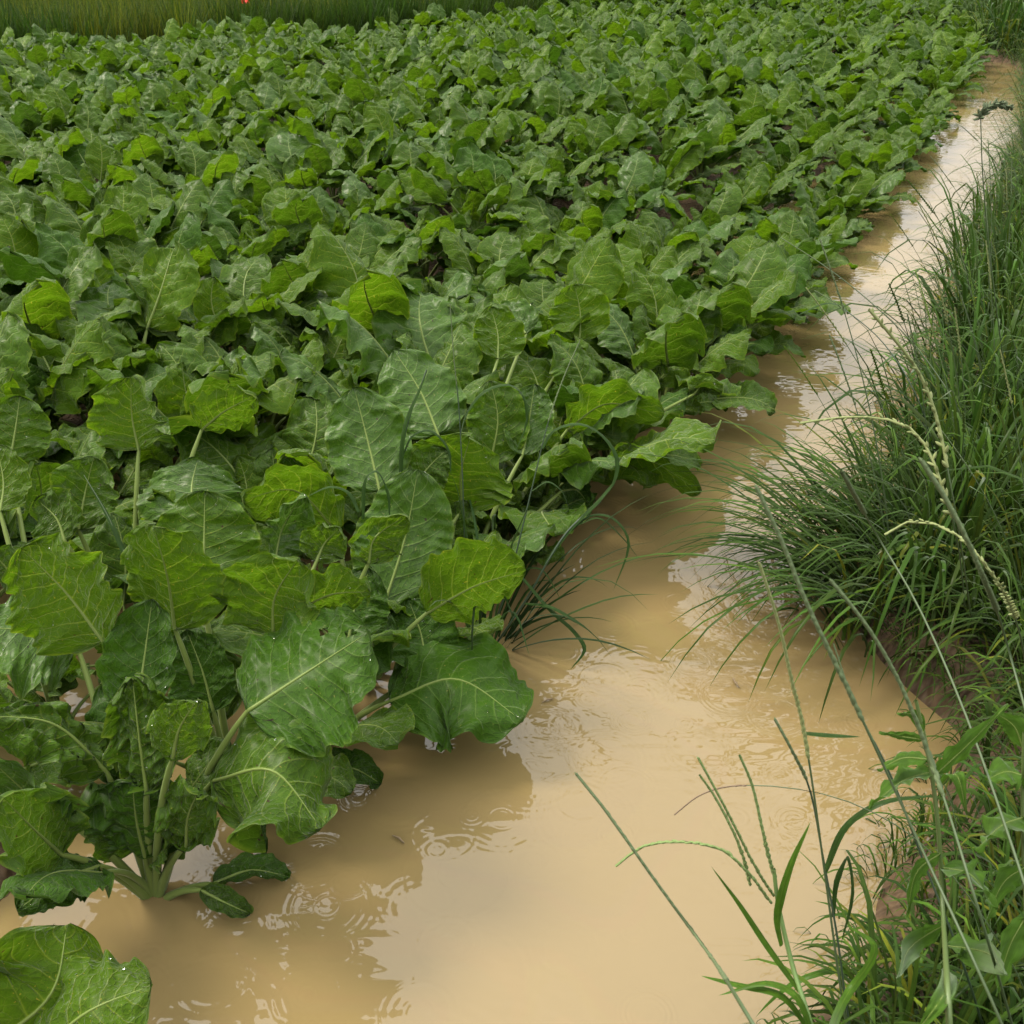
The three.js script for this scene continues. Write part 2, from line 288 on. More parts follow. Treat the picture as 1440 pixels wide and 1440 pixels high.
// a leaf of the random stock: root at the origin, leaning towards +x
function stockLeaf(k, o) {
  const r = rng(900 + k * 13), kind = k % 4;
  const el0 = [84, 75, 63, 46][kind] + (r() - 0.5) * 12, pl = [0.16, 0.2, 0.205, 0.18][kind] * (0.85 + 0.3 * r()), bl = [0.18, 0.22, 0.215, 0.19][kind] * (0.85 + 0.3 * r());
  const bend = [16, 42, 64, 72][kind] * (0.55 + 0.9 * r()), hw = bl * (0.35 + 0.08 * r()), D = Math.PI / 180;
  const a0 = el0 * D, a1 = (el0 - [5, 12, 16, 12][kind]) * D;
  const B = V(Math.cos(a1) * pl, Math.sin(a1) * pl, 0), bow = V(Math.cos(a0 + 0.12) * pl * 0.5, Math.sin(a0 + 0.12) * pl * 0.5, 0);
  const e1 = a1 - 6 * D, kk = bend * D;
  const centre = (v) => { const m = 12, q = B.clone(); for (let i = 0; i < m; i++) { const t = v * (i + 0.5) / m, a = e1 - kk * t * t * 1.1; q.x += Math.cos(a) * bl * v / m; q.y += Math.sin(a) * bl * v / m; } q.z += 0.02 * Math.sin(v * 3) * (k % 2 ? 1 : -1); return q; };
  return leafShape(V(0, -0.03, 0), bow, centre, V(0, (r() - 0.5) * 0.5, 1), hw, { seed: k + 1, cup: [0.8, 0.5, 0.15, -0.25][kind] + (r() - 0.5) * 0.6, ruffle: 0.07 + 0.12 * r(), blister: 0.005 + 0.004 * r(), twist: (r() - 0.5) * 1.5, ...o });
}
const STOCK = 20;
const stockHi = Array.from({ length: STOCK }, (_, k) => stockLeaf(k, { nu: 7, nv: 40, waves: 8 }));
const stockLo = Array.from({ length: STOCK }, (_, k) => stockLeaf(k, { nu: 5, nv: 24, sides: 3, np: 4, nm: 5, soft: 0.8, crinkle: 0.012, waves: 5 }));
// the leaves of one plant: [stock number, turn, size, lean, material]
function whorl(r, n, big) {
  const out = []; let az = r() * 6.28;
  for (let i = 0; i < n; i++) {
    az += 2.4 + (r() - 0.5) * 0.5;
    const f = i / (n - 1), kind = f < 0.22 ? 0 : f < 0.6 ? 1 : f < 0.88 ? 2 : 3;
    const q = r(), mat = kind === 0 ? (q < 0.6 ? 0 : 1) : q < 0.34 ? 0 : q < 0.76 ? 1 : q < 0.88 ? 2 : 3;
    out.push([kind + 4 * Math.floor(r() * (STOCK / 4)), az, big * (0.82 + 0.36 * r()) * (kind === 0 ? 0.85 : 1), (r() - 0.5) * 0.3, mat]);
  }
  return out;
}

// ------------------------------------------------------------------ leaves read from the photograph (blade base, middle, tip, half-width at the middle)
// [bx,by,bk, mx,my,mk, tx,ty,tk, sx,sy,sdist, material, options]
const FRESH = 0, GREEN = 1, DARK = 2, BLUE = 3;
const seen = {
  A: { root: [215, 1253, 0], label: 'bushy sugar beet plant with stout petioles standing in water beside a soil clod', leaves: [
    [348, 1000, 1.22, 432, 945, 1.27, 520, 888, 1.30, -44, -72, 0.10, DARK, { cup: -0.2, ruffle: 0.13, holes: [[0.25, 0.88, 0.1], [0.5, 0.7, 0.08]] }],
    [300, 1098, 1.17, 385, 1085, 1.13, 452, 1165, 1.07, -14, -84, 0.09, GREEN, { cup: -0.35, ruffle: 0.16 }],
    [192, 1005, 1.2, 203, 925, 1.26, 214, 842, 1.31, 56, 6, 0.0, DARK, { cup: 1.1, ruffle: 0.14 }],
    [206, 1112, 1.13, 196, 1040, 1.15, 186, 952, 1.18, 50, 2, 0.0, GREEN, { cup: -0.5, blister: 0.014, ruffle: 0.2 }],
    [150, 1085, 1.16, 75, 1018, 1.16, -22, 1006, 1.13, 8, -46, 0.05, GREEN, { cup: -0.8, blister: 0.014, ruffle: 0.24 }],
    [243, 1066, 1.1, 252, 1025, 1.1, 277, 984, 1.1, 40, 8, 0.0, FRESH, { cup: 0.2 }],
    [204, 1205, 1.14, 192, 1155, 1.14, 186, 1100, 1.14, 86, 2, 0.0, DARK, { cup: 0.35, blister: 0.012, ruffle: 0.2 }],
    [262, 1190, 1.12, 264, 1150, 1.11, 282, 1105, 1.09, 40, 10, 0.0, GREEN, { cup: 0.2, blister: 0.01, ruffle: 0.25 }],
    [86, 1202, 1.08, 52, 1170, 1.05, 2, 1120, 1.01, 42, -14, 0.05, GREEN, { cup: -0.3, ruffle: 0.25 }],
    [140, 1218, 1.1, 88, 1236, 1.06, 24, 1280, 1.0, 10, -30, 0.04, DARK, { cup: -0.2 }],
    [88, 1152, 1.13, 42, 1118, 1.12, -20, 1062, 1.1, 20, -28, -0.02, DARK, { cup: -0.4 }],
    [108, 906, 1.40, 50, 888, 1.38, -34, 882, 1.36, 8, -58, 0.1, BLUE, { cup: -0.4, ruffle: 0.18 }],
    [146, 902, 1.29, 92, 832, 1.32, 30, 770, 1.34, 56, -46, -0.03, FRESH, { cup: 0.25, ruffle: 0.1 }],
    [300, 1243, 0.03, 352, 1224, 0.035, 408, 1233, 0.012, 4, -17, 0.03, DARK, { cup: 0.6, ruffle: 0.1 }],
    [283, 1252, 0.05, 318, 1270, 0.04, 352, 1285, 0.015, 12, -18, 0.02, GREEN, { cup: 1.2, ruffle: 0.2 }],
  ] },
  B: { root: [335, 1147, 0], label: 'sugar beet plant with tall yellow-green blades behind the stout-stalked one', leaves: [
    [246, 884, 1.40, 236, 815, 1.41, 216, 740, 1.40, 62, -8, -0.02, FRESH, { cup: 0.35, ruffle: 0.1 }],
    [285, 832, 1.50, 287, 762, 1.57, 288, 690, 1.62, 72, 5, 0.0, GREEN, { cup: -0.2, ruffle: 0.12 }],
    [384, 893, 1.40, 386, 842, 1.41, 420, 784, 1.40, 66, 4, -0.02, FRESH, { cup: 0.5, ruffle: 0.22 }],
    [408, 864, 1.42, 465, 836, 1.44, 522, 832, 1.44, 4, -28, -0.01, FRESH, { cup: 0.4, ruffle: 0.25 }],
    [300, 1000, 1.35, 285, 945, 1.38, 262, 885, 1.42, 46, -6, 0.0, DARK, { cup: 0.5 }],
    [455, 1082, 0.03, 495, 1080, 0.07, 536, 1102, 0.012, 8, -24, 0.03, DARK, { cup: 0.8 }],
    [352, 1150, 0.10, 352, 1178, 0.06, 372, 1196, 0.01, 18, -8, 0.0, DARK, { cup: 0.9 }],
    [445, 790, 1.58, 456, 765, 1.6, 478, 742, 1.6, 32, 6, 0.0, FRESH, { cup: 0.4 }],
  ] },
  C: { root: [432, 1052, 0], label: 'sugar beet plant with one broad dark leaf arching low over the muddy water', leaves: [
    [548, 986, 1.50, 640, 955, 1.53, 736, 1014, 1.46, 6, -72, 0.13, DARK, { cup: -0.3, ruffle: 0.16 }],
    [600, 862, 1.62, 668, 824, 1.65, 740, 802, 1.68, -18, -50, -0.03, FRESH, { cup: 0.2, ruffle: 0.08 }],
    [600, 945, 1.60, 592, 892, 1.65, 574, 842, 1.70, 48, -4, 0.02, DARK, { cup: 0.2 }],
    [540, 852, 1.70, 570, 755, 1.80, 588, 660, 1.86, 62, 8, 0.0, BLUE, { cup: -0.15, ruffle: 0.05, blister: 0.003 }],
    [518, 792, 1.64, 526, 758, 1.66, 572, 724, 1.68, -26, -22, -0.01, FRESH, { cup: 0.5, ruffle: 0.16, holes: [[0.4, 0.4, 0.25], [0.2, 0.6, 0.2], [0.6, 0.25, 0.2]] }],
    [386, 792, 1.65, 396, 745, 1.70, 426, 694, 1.72, 30, 8, 0.03, BLUE, { cup: 0.8, ruffle: 0.25 }],
    [490, 900, 1.55, 500, 850, 1.6, 520, 800, 1.65, 45, 0, 0.0, DARK, { cup: 0.2 }],
  ] },
  D: { root: [515, 968, 0], label: 'sugar beet plant with a tall upright bluish blade behind drooping yellow-green leaf', leaves: [
    [534, 690, 1.93, 516, 615, 2.02, 498, 545, 2.08, 55, 8, 0.0, BLUE, { cup: -0.15, ruffle: 0.12 }],
    [472, 745, 1.88, 415, 690, 1.88, 342, 702, 1.82, 6, -46, -0.02, FRESH, { cup: -0.3, ruffle: 0.14 }],
    [650, 715, 2.05, 648, 668, 2.06, 662, 612, 2.06, 78, 0, -0.03, FRESH, { cup: 0.4, ruffle: 0.12 }],
    [580, 690, 2.0, 600, 660, 2.02, 628, 632, 2.05, 30, 10, 0.0, GREEN, {}],
  ] },
  E: { root: [640, 850, 0], label: 'sugar beet plant with long petiole reaching a ragged leaf far out over the water', leaves: [
    [616, 610, 2.22, 592, 552, 2.31, 554, 492, 2.40, 54, -10, 0.02, BLUE, { cup: -0.3, ruffle: 0.16 }],
    [832, 668, 2.33, 900, 644, 2.33, 986, 692, 2.27, -2, -26, -0.01, FRESH, { cup: -0.5, ruffle: 0.22, holes: [[-0.7, 0.4, 0.25], [-0.6, 0.55, 0.2], [0.3, 0.3, 0.08]] }],
    [798, 604, 2.45, 852, 568, 2.46, 934, 584, 2.42, 2, -34, -0.02, FRESH, { cup: -0.2, ruffle: 0.26 }],
    [790, 690, 2.2, 812, 690, 2.25, 830, 712, 2.2, 8, -22, 0.02, DARK, {}],
    [690, 650, 2.2, 700, 590, 2.24, 690, 535, 2.28, 40, 6, 0.0, GREEN, {}],
    [735, 640, 2.2, 745, 585, 2.26, 752, 540, 2.3, 32, 0, 0.0, BLUE, {}],
  ] },
  F: { root: [640, 760, 0], label: 'sugar beet plant with a pale upright blade beside the tall grass stems', leaves: [
    [815, 480, 2.98, 816, 440, 3.02, 808, 400, 3.06, 40, 0, -0.02, FRESH, { cup: 0.4 }],
    [700, 505, 2.65, 700, 470, 2.7, 690, 432, 2.75, 34, 0, 0.02, FRESH, { cup: 0.2 }],
    [740, 470, 2.85, 722, 448, 2.9, 690, 440, 2.95, 6, -20, 0.05, BLUE, {}],
    [975, 555, 2.7, 990, 540, 2.7, 1018, 552, 2.66, 2, -14, 0.0, FRESH, { cup: -0.4, ruffle: 0.25 }],
  ] },
  G: { root: [193, 953, 0], label: 'sugar beet plant with dark bluish wrinkled blade in the second row', leaves: [
    [272, 728, 1.80, 270, 682, 1.88, 278, 646, 1.94, 72, 2, 0.02, BLUE, { cup: -0.5, ruffle: 0.1 }],
    [195, 632, 1.96, 186, 588, 1.98, 184, 530, 1.99, 48, 8, -0.02, FRESH, { cup: 0.5 }],
    [284, 604, 2.0, 316, 578, 2.0, 360, 556, 2.0, -14, -28, -0.02, FRESH, { cup: 0.3 }],
    [110, 745, 1.72, 120, 692, 1.77, 132, 642, 1.79, 48, 5, 0.0, GREEN, { cup: 0.4 }],
    [92, 762, 1.68, 80, 730, 1.71, 54, 704, 1.74, 36, -12, -0.01, GREEN, { cup: 0.2 }],
  ] },
  H: { root: [87, 1034, 0], label: 'sugar beet plant with broad blade at the flooded end of the second row', leaves: [
    [14, 650, 2.02, 22, 602, 2.06, 28, 556, 2.1, 48, 0, 0.02, GREEN, { cup: -0.2 }],
    [0, 720, 1.75, 5, 680, 1.8, -5, 625, 1.85, 36, 4, 0.0, FRESH, { cup: 0.3 }],
    [20, 830, 1.5, 10, 800, 1.5, -20, 770, 1.5, 20, -14, 0.0, GREEN, {}],
  ] },
  J: { root: [-60, 1560, 0], label: 'young light green sugar beet leaf cluster nearest the end of the outermost row', leaves: [
    [-70, 1500, 0.78, 70, 1400, 0.82, 95, 1300, 0.90, 105, 50, 0.0, FRESH, { cup: -0.15, ruffle: 0.3, lobes: 0.06 }],
    [40, 1500, 0.76, 120, 1425, 0.79, 215, 1385, 0.82, 50, 55, -0.05, FRESH, { cup: -0.2, ruffle: 0.15 }],
    [-120, 1470, 0.8, -60, 1400, 0.84, -10, 1360, 0.88, 40, 30, 0.0, FRESH, {}],
  ] },
};
let seedCount = 40;
function photoLeaf(L, rootPos, origin) {
  const [bx, by, bk, mx, my, mk, tx, ty, tk, sx, sy, sd, mat, o] = L;
  const B = at(bx, by, bk), M = at(mx, my, mk), T = at(tx, ty, tk);
  const mq = -M.z, E = at(mx + sx, my + sy, mk < 0.7 ? mq + sd : mk + sd);
  for (const p of [B, M, T, E]) p.sub(origin);
  const curve = new THREE.CatmullRomCurve3([B, M, T]), side = E.clone().sub(M), hw = side.length() * 1.1;
  const R = rootPos.clone().sub(origin), bow = R.clone().lerp(B, 0.45); bow.y = Math.max(bow.y, lerp(R.y, B.y, 0.62));
  const centre = (v) => { const m = Math.min(1, Math.max(0, v)); return curve.getPoint(m); };
  // the blade's upper face looks up or away from the root
  const up = V(0, 0, 0).crossVectors(T.clone().sub(B), side); if (up.y < 0) side.negate();
  const [g, p] = leafShape(R.setY(-0.04), bow, centre, side, hw, { nu: 12, nv: 84, seed: seedCount++, sides: 7, np: 10, nm: 14, rows: 3.5, lobes: 0.035, blister: 0.0045, crinkle: 0.03, waves: 10, ...o, ruffle: (o.ruffle ?? 0.16) * 0.85 });
  return { g, p, mat, len: B.distanceTo(T), hw };
}

// ------------------------------------------------------------------ the crop
const spots = [];
{
  const r = rng(5);
  for (let row = 0; row < 46; row++) for (let i = -4; i < 110; i++) {
    const s = i * 0.2 + (row * 0.37 % 0.2) + (r() - 0.5) * 0.07, c = -0.45 * row + (r() - 0.5) * 0.06, miss = r(), big = 0.78 + 0.36 * r();
    const [x, z] = toWorld(s, c + 0.06 * smooth(1, 3, s) - 0.0045 * Math.max(0, s - 3) ** 2);
    const far = meadowAt(x, z); if (far > -0.15 || s > 21) continue;
    // in view?
    const depth = CAM_H * SP - z * CP; if (depth < 0.5) continue;
    const px = 720 + 1440 * x / depth, py = 720 - 1440 * (-CAM_H * CP - z * SP) / depth, pad = 330 / depth;
    if (px < -pad || px > 1440 + pad || py > 1440 + pad * 0.6 || py < -60) continue;
    const bare = noise2(x * 0.55 + 3, z * 0.55 + 8); if (s > 5 && (bare > 0.66 || miss < 0.06)) continue;   // gaps where the soil shows
    spots.push({ s, c, row, x, z, depth, big: big * lerp(1.14, 0.9 + 0.1 * noise2(x * 0.8, z * 0.8), smooth(1.5, 4, s - c * 0.3)), px, py });
  }
  spots.sort((a, b) => a.depth - b.depth);
}
const seenRoots = [];
for (const [key, pl] of Object.entries(seen)) {
  const root = at(...pl.root); root.y = 0; seenRoots.push(root);
  const g = base('beet_plant', root); tag(g, pl.label, 'sugar beet', 'sugar beet plants in rows');
  if (key !== 'J') for (const [k, az, sc, lean, mat] of whorl(rng(key.charCodeAt(0)), key === 'A' ? 8 : 7, key === 'A' ? 0.72 : 0.8).filter((l) => l[0] % 4 < (key === 'A' ? 2 : 3))) {   // the leaves inside the plant
    const [gb, gp] = stockHi[k], m = mesh('leaf', gb, leafMats[mat === 0 ? 1 : mat], g); m.rotation.set(lean * 0.6, az, lean); m.scale.setScalar(sc); mesh('petiole', gp, petioleMat, m);
  }
  for (const L of pl.leaves) {
    const q = photoLeaf(L, root, root), m = mesh('leaf', q.g, leafMats[q.mat], g); m.userData.read = 1;
    mesh('petiole', q.p, petioleMat, m);
    if (q.hw > 0.17 || q.len > 0.42 || q.len < 0.06) console.log(key, 'leaf', q.len.toFixed(2), q.hw.toFixed(3));
  }
}
let things = Object.keys(seen).length, tris = 0;
const dropMat = new THREE.MeshPhysicalMaterial({ color: 0xffffff, roughness: 0.02, transmission: 1, thickness: 0.002, ior: 1.33 }); dropMat.name = 'water_drop';
const dropShape = new THREE.IcosahedronGeometry(1, 2); dropShape.scale(1, 0.6, 1);
for (const g of scene.children.filter((o) => o.name.startsWith('beet_plant'))) g.children.filter((o) => o.userData.read).forEach((leaf, n) => {
  const r = rng(n * 7 + Math.round(g.position.x * 1000)), P = leaf.geometry.attributes.position, N = leaf.geometry.attributes.normal, q = new THREE.Quaternion(), list = [];
  for (let i = 0; i < 10; i++) {
    const k = Math.floor(r() * P.count), nn = V(N.getX(k), N.getY(k), N.getZ(k)); if (nn.y < 0) nn.negate();
    const sz = 0.0009 + 0.0014 * r() * r(), m = new THREE.Matrix4().compose(V(P.getX(k), P.getY(k), P.getZ(k)).addScaledVector(nn, sz * 0.4), q.setFromUnitVectors(V(0, 1, 0), nn), V(sz, sz, sz));
    list.push(dropShape.clone().applyMatrix4(m));
  }
  const d = mesh('water_drops', mergeGeometries(list), dropMat, leaf); d.userData.kind = 'stuff';
});
const rest = [];
for (const p of spots) {
  const near = seenRoots.some((q) => Math.hypot(q.x - p.x, q.z - p.z) < 0.1);
  if (near) continue;
  // plants whose place the leaves above already fill stay small
  const d0 = Math.min(...seenRoots.map((q) => Math.hypot(q.x - p.x, q.z - p.z)));
  const r = rng(1000 + Math.round((p.x + 50) * 1000) + Math.round(-p.z * 77777));
  const n = p.depth < 2.6 && d0 < 0.3 ? 7 : 10 + Math.floor(r() * 4), size = p.depth < 1.7 ? 0.6 : d0 < 0.25 ? 0.75 : p.big;
  if (p.row === 0 && p.s < 0.05) continue;
  p.leaves = whorl(r, n, size); p.y = Math.max(-0.02, height(p.x, p.z));
  if (things < 300) {
    things++;
    const g = base('beet_plant', V(p.x, p.y, p.z)), hi = p.depth < 3.4;
    tag(g, p.row === 0 ? (p.s < 5 ? 'sugar beet plant rooted in the flooded furrow at the outer edge of the crop' : 'sugar beet plant of the outermost row further along the flooded furrow') : p.s < 3 ? 'leafy sugar beet plant in the dense flooded rows inside the crop' : 'leafy sugar beet plant in the dense rows on drier soil', 'sugar beet', 'sugar beet plants in rows');
    for (const [k, az, sc, lean, mat] of p.leaves) {
      const [gb, gp] = (hi ? stockHi : stockLo)[k], m = mesh('leaf', gb, leafMats[mat], g);
      m.rotation.set(lean * 0.6, az, lean); m.scale.setScalar(sc);
      mesh('petiole', gp, petioleMat, m);
      tris += (gb.index.count + gp.index.count) / 3;
    }
  } else rest.push(p);
}
{
  const crop = new THREE.Group(); crop.name = 'beet_crop'; scene.add(crop);
  tag(crop, 'mass of sugar beet leaves filling the far part of the field', 'sugar beet', null, 'stuff');
  const merged = stockLo.map(([b, p]) => { const q = p.clone(), u = q.attributes.uv; for (let i = 0; i < u.count; i++) u.setXY(i, 0.5, 0.2); return mergeGeometries([b, q]); });
  const lists = Array.from({ length: STOCK * 2 }, () => []);
  const o = new THREE.Object3D(), tint = [[1.5, 1.36, 0.45], [1.12, 1.08, 0.5], [0.68, 0.76, 0.5], [1.0, 1.02, 1.0]];
  const farMats = [0, 1].map((k) => leafMaterial('crop_leaf', k, 1, 1, 1, 0.22, 0.5));
  const parent = new THREE.Object3D(); parent.add(o);
  for (const p of rest) for (const [k, az, sc, lean, mat] of p.leaves) {
    parent.position.set(p.x, p.y, p.z); o.rotation.set(lean * 0.6, az, lean); o.scale.setScalar(sc); parent.updateMatrixWorld(true);
    lists[k * 2 + (mat & 1)].push([o.matrixWorld.clone(), tint[mat]]);
  }
  lists.forEach((l, i) => {
    if (!l.length) return;
    const im = new THREE.InstancedMesh(merged[i >> 1], farMats[i & 1], l.length); im.name = 'leaves'; im.castShadow = im.receiveShadow = true;
    l.forEach(([m, c], j) => { im.setMatrixAt(j, m); im.setColorAt(j, new THREE.Color(...c)); });
    im.userData.kind = 'stuff'; crop.add(im);
  });
}

// bits afloat
{
  const straw = plain('wet_straw', [0.12, 0.085, 0.045]), r = rng(61);
  [[1112, 478], [1085, 470], [905, 640], [770, 985], [560, 1180], [1035, 960]].forEach(([x, y], i) => {
    const p = at(x, y, 0.004), a = r() * 6.28, L = 0.008 + 0.012 * r(), g = mesh('floating_straw', tube([V(-L, 0, 0), V(0, 0.0015, L * 0.15), V(L, 0, 0)], [0.0014, 0.0024, 0.001], 5), straw);
    g.position.copy(p); g.rotation.y = a; tag(g, 'small brown straw bit floating on the muddy water', 'straw', 'straw bits on the water');
  });
}

// ------------------------------------------------------------------ grasses
// a blade along points, folded along its middle; tone varies along vertex colours given per blade
function ribbon(pts, w, tone = [1, 1, 1], face = null, fold = 0.35, segs = 0) {
  if (segs) { const c = new THREE.CatmullRomCurve3(pts); pts = c.getPoints(segs); }
  const n = pts.length, pos = [], uv = [], col = [], idx = [], t = V(0, 0, 0), s = V(0, 0, 0), nn = V(0, 0, 0);
  for (let i = 0; i < n; i++) {
    t.copy(pts[Math.min(n - 1, i + 1)]).sub(pts[Math.max(0, i - 1)]).normalize();
    if (face) s.copy(face).addScaledVector(t, -face.dot(t)).normalize(); else s.set(-t.z, 0, t.x).normalize();
    nn.crossVectors(t, s);
    const v = i / (n - 1), ww = w * Math.pow(Math.sin(Math.PI * Math.min(1, 0.18 + 0.82 * v)), 0.7) * (v > 0.995 ? 0.02 : 1);
    for (const [k, u] of [[-1, 0], [0, 0.5], [1, 1]]) { const d = k ? fold * ww : 0; pos.push(pts[i].x + s.x * k * ww + nn.x * d, pts[i].y + s.y * k * ww + nn.y * d, pts[i].z + s.z * k * ww + nn.z * d); uv.push(u, v * 3); col.push(...tone); }
    if (i < n - 1) for (const k of [0, 1]) { const q = i * 3 + k; idx.push(q, q + 1, q + 3, q + 1, q + 4, q + 3); }
  }
  const g = new THREE.BufferGeometry(); g.setAttribute('position', new THREE.Float32BufferAttribute(pos, 3)); g.setAttribute('uv', new THREE.Float32BufferAttribute(uv, 2)); g.setAttribute('color', new THREE.Float32BufferAttribute(col, 3)); g.setIndex(idx); g.computeVertexNormals(); return g;
}
// a seed spike: alternate spikelets along points
function spikeGeo(pts, size, gap, r, spread = 0.5) {
  const c = new THREE.CatmullRomCurve3(pts), len = c.getLength(), n = Math.max(4, Math.floor(len / gap)), parts = [tube(c.getPoints(10), Array(11).fill(size * 0.14), 4)];
  for (let i = 0; i < n; i++) {
    const u = i / n, p = c.getPointAt(u), t = c.getTangentAt(u), s = V(-t.z, 0.2 * (r() - 0.5), t.x).normalize().applyAxisAngle(t, r() * (spread > 0.8 ? 3.1 : 0.9)), k = i % 2 ? 1 : -1, taper = 1 - 0.45 * u;
    const d = t.clone().multiplyScalar(1).addScaledVector(s, k * spread).normalize(), a = p.clone(), L = size * taper * (0.85 + 0.3 * r());
    const q = [0, 0.35, 0.75, 1].map((x) => a.clone().addScaledVector(d, x * L)), rd = [0.08, 0.2, 0.15, 0.02].map((x) => x * size * taper);
    parts.push(tube(q, rd, 4));
  }
  return mergeGeometries(parts);
}
// a tuft: n blades from a small disc; lean pushes them one way
function tuftBlades(seed, n, len, w, o = {}) {
  const { disc = 0.06, lean = V(0, 0, 0), stiff = 1, drop = 1, segs = 7, warm = 0.08 } = o, r = rng(seed), parts = [];
  for (let i = 0; i < n; i++) {
    const az = r() * 6.283, rr = Math.sqrt(r()) * disc, L = len * (0.45 + 0.65 * r()), out = (0.15 + 0.75 * r()) / stiff, p = V(Math.cos(az) * rr, 0, Math.sin(az) * rr), az2 = az + (r() - 0.5) * 1.2;
    const dir = V(Math.cos(az2) * out, 1, Math.sin(az2) * out).add(lean).normalize(), pts = [p.clone()], sag = (0.5 + 1.1 * r()) * drop;
    const g = V(0, 0, 0);
    for (let k = 1; k <= segs; k++) { g.copy(dir); g.y -= sag * (k / segs) ** 1.6 * 1.5; g.x += 0.05 * (r() - 0.5); g.z += 0.05 * (r() - 0.5); g.normalize(); p.addScaledVector(g, L / segs); pts.push(p.clone()); }
    const y = r(), tn = 0.5 + 1.0 * r() * r(), tone = y < warm ? [tn * 2.6, tn * 1.5, tn * 1.2] : [tn * (0.9 + 0.25 * r()), tn, tn * (0.85 + 0.3 * r())];
    parts.push(ribbon(pts, w * (0.6 + 0.7 * r()), tone, null, 0.3));
  }
  return mergeGeometries(parts);
}
function stalkParts(seed, h, leanX, leanZ, spikeLen, size) {
  const r = rng(seed), bend = 0.3 + 0.4 * r(), P = (t) => V(leanX * h * t * (0.5 + bend * t), h * t * (1 - 0.18 * bend * t * Math.hypot(leanX, leanZ)), leanZ * h * t * (0.5 + bend * t));
  const t0 = 1 - spikeLen / h, st = [], rad = []; for (let i = 0; i <= 10; i++) { st.push(P(t0 * i / 10)); rad.push(lerp(0.0016, 0.0008, i / 10)); }
  const sp = []; for (let i = 0; i <= 5; i++) sp.push(P(lerp(t0, 1, i / 5)));
  const lf = []; for (let k = 0; k < 2; k++) { const t = 0.25 + 0.3 * k + 0.1 * r(), a = r() * 6.28, p = P(t), q = [p]; for (let i = 1; i <= 5; i++) q.push(p.clone().add(V(Math.cos(a) * 0.03 * i, 0.035 * i - 0.006 * i * i * 1.2, Math.sin(a) * 0.03 * i))); lf.push(ribbon(q, 0.0032, [1, 1, 1])); }
  return { stem: tube(st, rad, 4), spike: spikeGeo(sp, size, size * 0.55, r), leaves: mergeGeometries(lf) };
}

// -- the verge: a mass of tufts (uncountable) with the clear tussocks standing in it
{
  const lists = [[], [], [], []], geos = [
    tuftBlades(11, 42, 0.34, 0.0034, { disc: 0.09, stiff: 1.0 }), tuftBlades(12, 26, 0.55, 0.0052, { disc: 0.1, stiff: 1.5, warm: 0.07, drop: 0.8 }),
    tuftBlades(13, 34, 0.26, 0.0036, { disc: 0.1, stiff: 0.8, drop: 1.4 }),
    (() => { const l = []; for (let k = 0; k < 5; k++) { const q = stalkParts(60 + k, 0.42 + 0.06 * k, Math.cos(k * 2.3) * 0.45 - 0.25, Math.sin(k * 2.3) * 0.4, 0.11, 0.009); for (const m of [q.stem, q.spike, q.leaves]) { const c = new Float32Array(m.attributes.position.count * 3); for (let i = 0; i < c.length; i += 3) c.set(m === q.spike ? [1.5, 1.4, 1.3] : [0.8, 0.9, 0.8], i); m.setAttribute('color', new THREE.BufferAttribute(c, 3)); m.translate((k % 3 - 1) * 0.05, 0, (k - 2) * 0.03); l.push(m); } } return mergeGeometries(l); })(),
  ];
  const r = rng(321), o = new THREE.Object3D();
  const put = (s, c, k, sc, sq = 1) => { const [x, z] = toWorld(s, c); o.position.set(x, height(x, z) - 0.01, z); o.rotation.set((r() - 0.5) * 0.3, r() * 6.28, (r() - 0.5) * 0.3); o.scale.set(sc, sc * sq, sc); o.updateMatrix(); const t = 0.8 + 0.5 * r(); lists[k].push([o.matrix.clone(), [t * (0.9 + 0.3 * r()), t, t * (0.8 + 0.4 * r())]]); };
  for (let s = -0.2; s < 22; s += s < 1.6 ? 0.095 : s < 4 ? 0.12 : 0.16) {
    const e = verge(s), wide = s < 3 ? 1.7 : s < 13 ? 2.2 : 3.2;
    for (let c = e + 0.02; c < e + wide; c += s < 4 ? 0.13 : 0.17) {
      const ss = s + (r() - 0.5) * 0.1, cc = c + (r() - 0.5) * 0.1, [x, z] = toWorld(ss, cc);
      if (Math.hypot(x, z) < 0.45) continue;
      if (ss < 1.2) {   // short dense growth on the near bank
        if (cc < e - 0.02) continue;
        const low = cc < e + 0.16; put(ss, cc, 2, low ? 0.42 : 0.75); put(ss + 0.04, cc + 0.05, low ? 2 : 0, low ? 0.5 : 0.7); if (!low) put(ss - 0.04, cc + 0.02, 1, 0.6); continue;
      }
      
      put(ss, cc, Math.floor(r() * 3), (ss < 1.15 ? 0.68 : ss > 13.2 ? 1.6 : 0.95) * (0.7 + 0.6 * r()));
      if (r() < (ss > 1.4 ? 0.17 : 0.04)) put(ss, cc, 3, 0.9 + 0.3 * r());
    }
  }
  const g = new THREE.Group(); g.name = 'verge_grass'; scene.add(g); tag(g, 'tangled wet grass covering the verge beside the flooded furrow', 'grass', null, 'stuff');
  lists.forEach((l, k) => { const im = new THREE.InstancedMesh(geos[k], grassMid, l.length); im.name = 'grass'; im.userData.kind = 'stuff'; im.castShadow = im.receiveShadow = true; l.forEach(([m, c], i) => { im.setMatrixAt(i, m); im.setColorAt(i, new THREE.Color(...c)); }); g.add(im); });
}
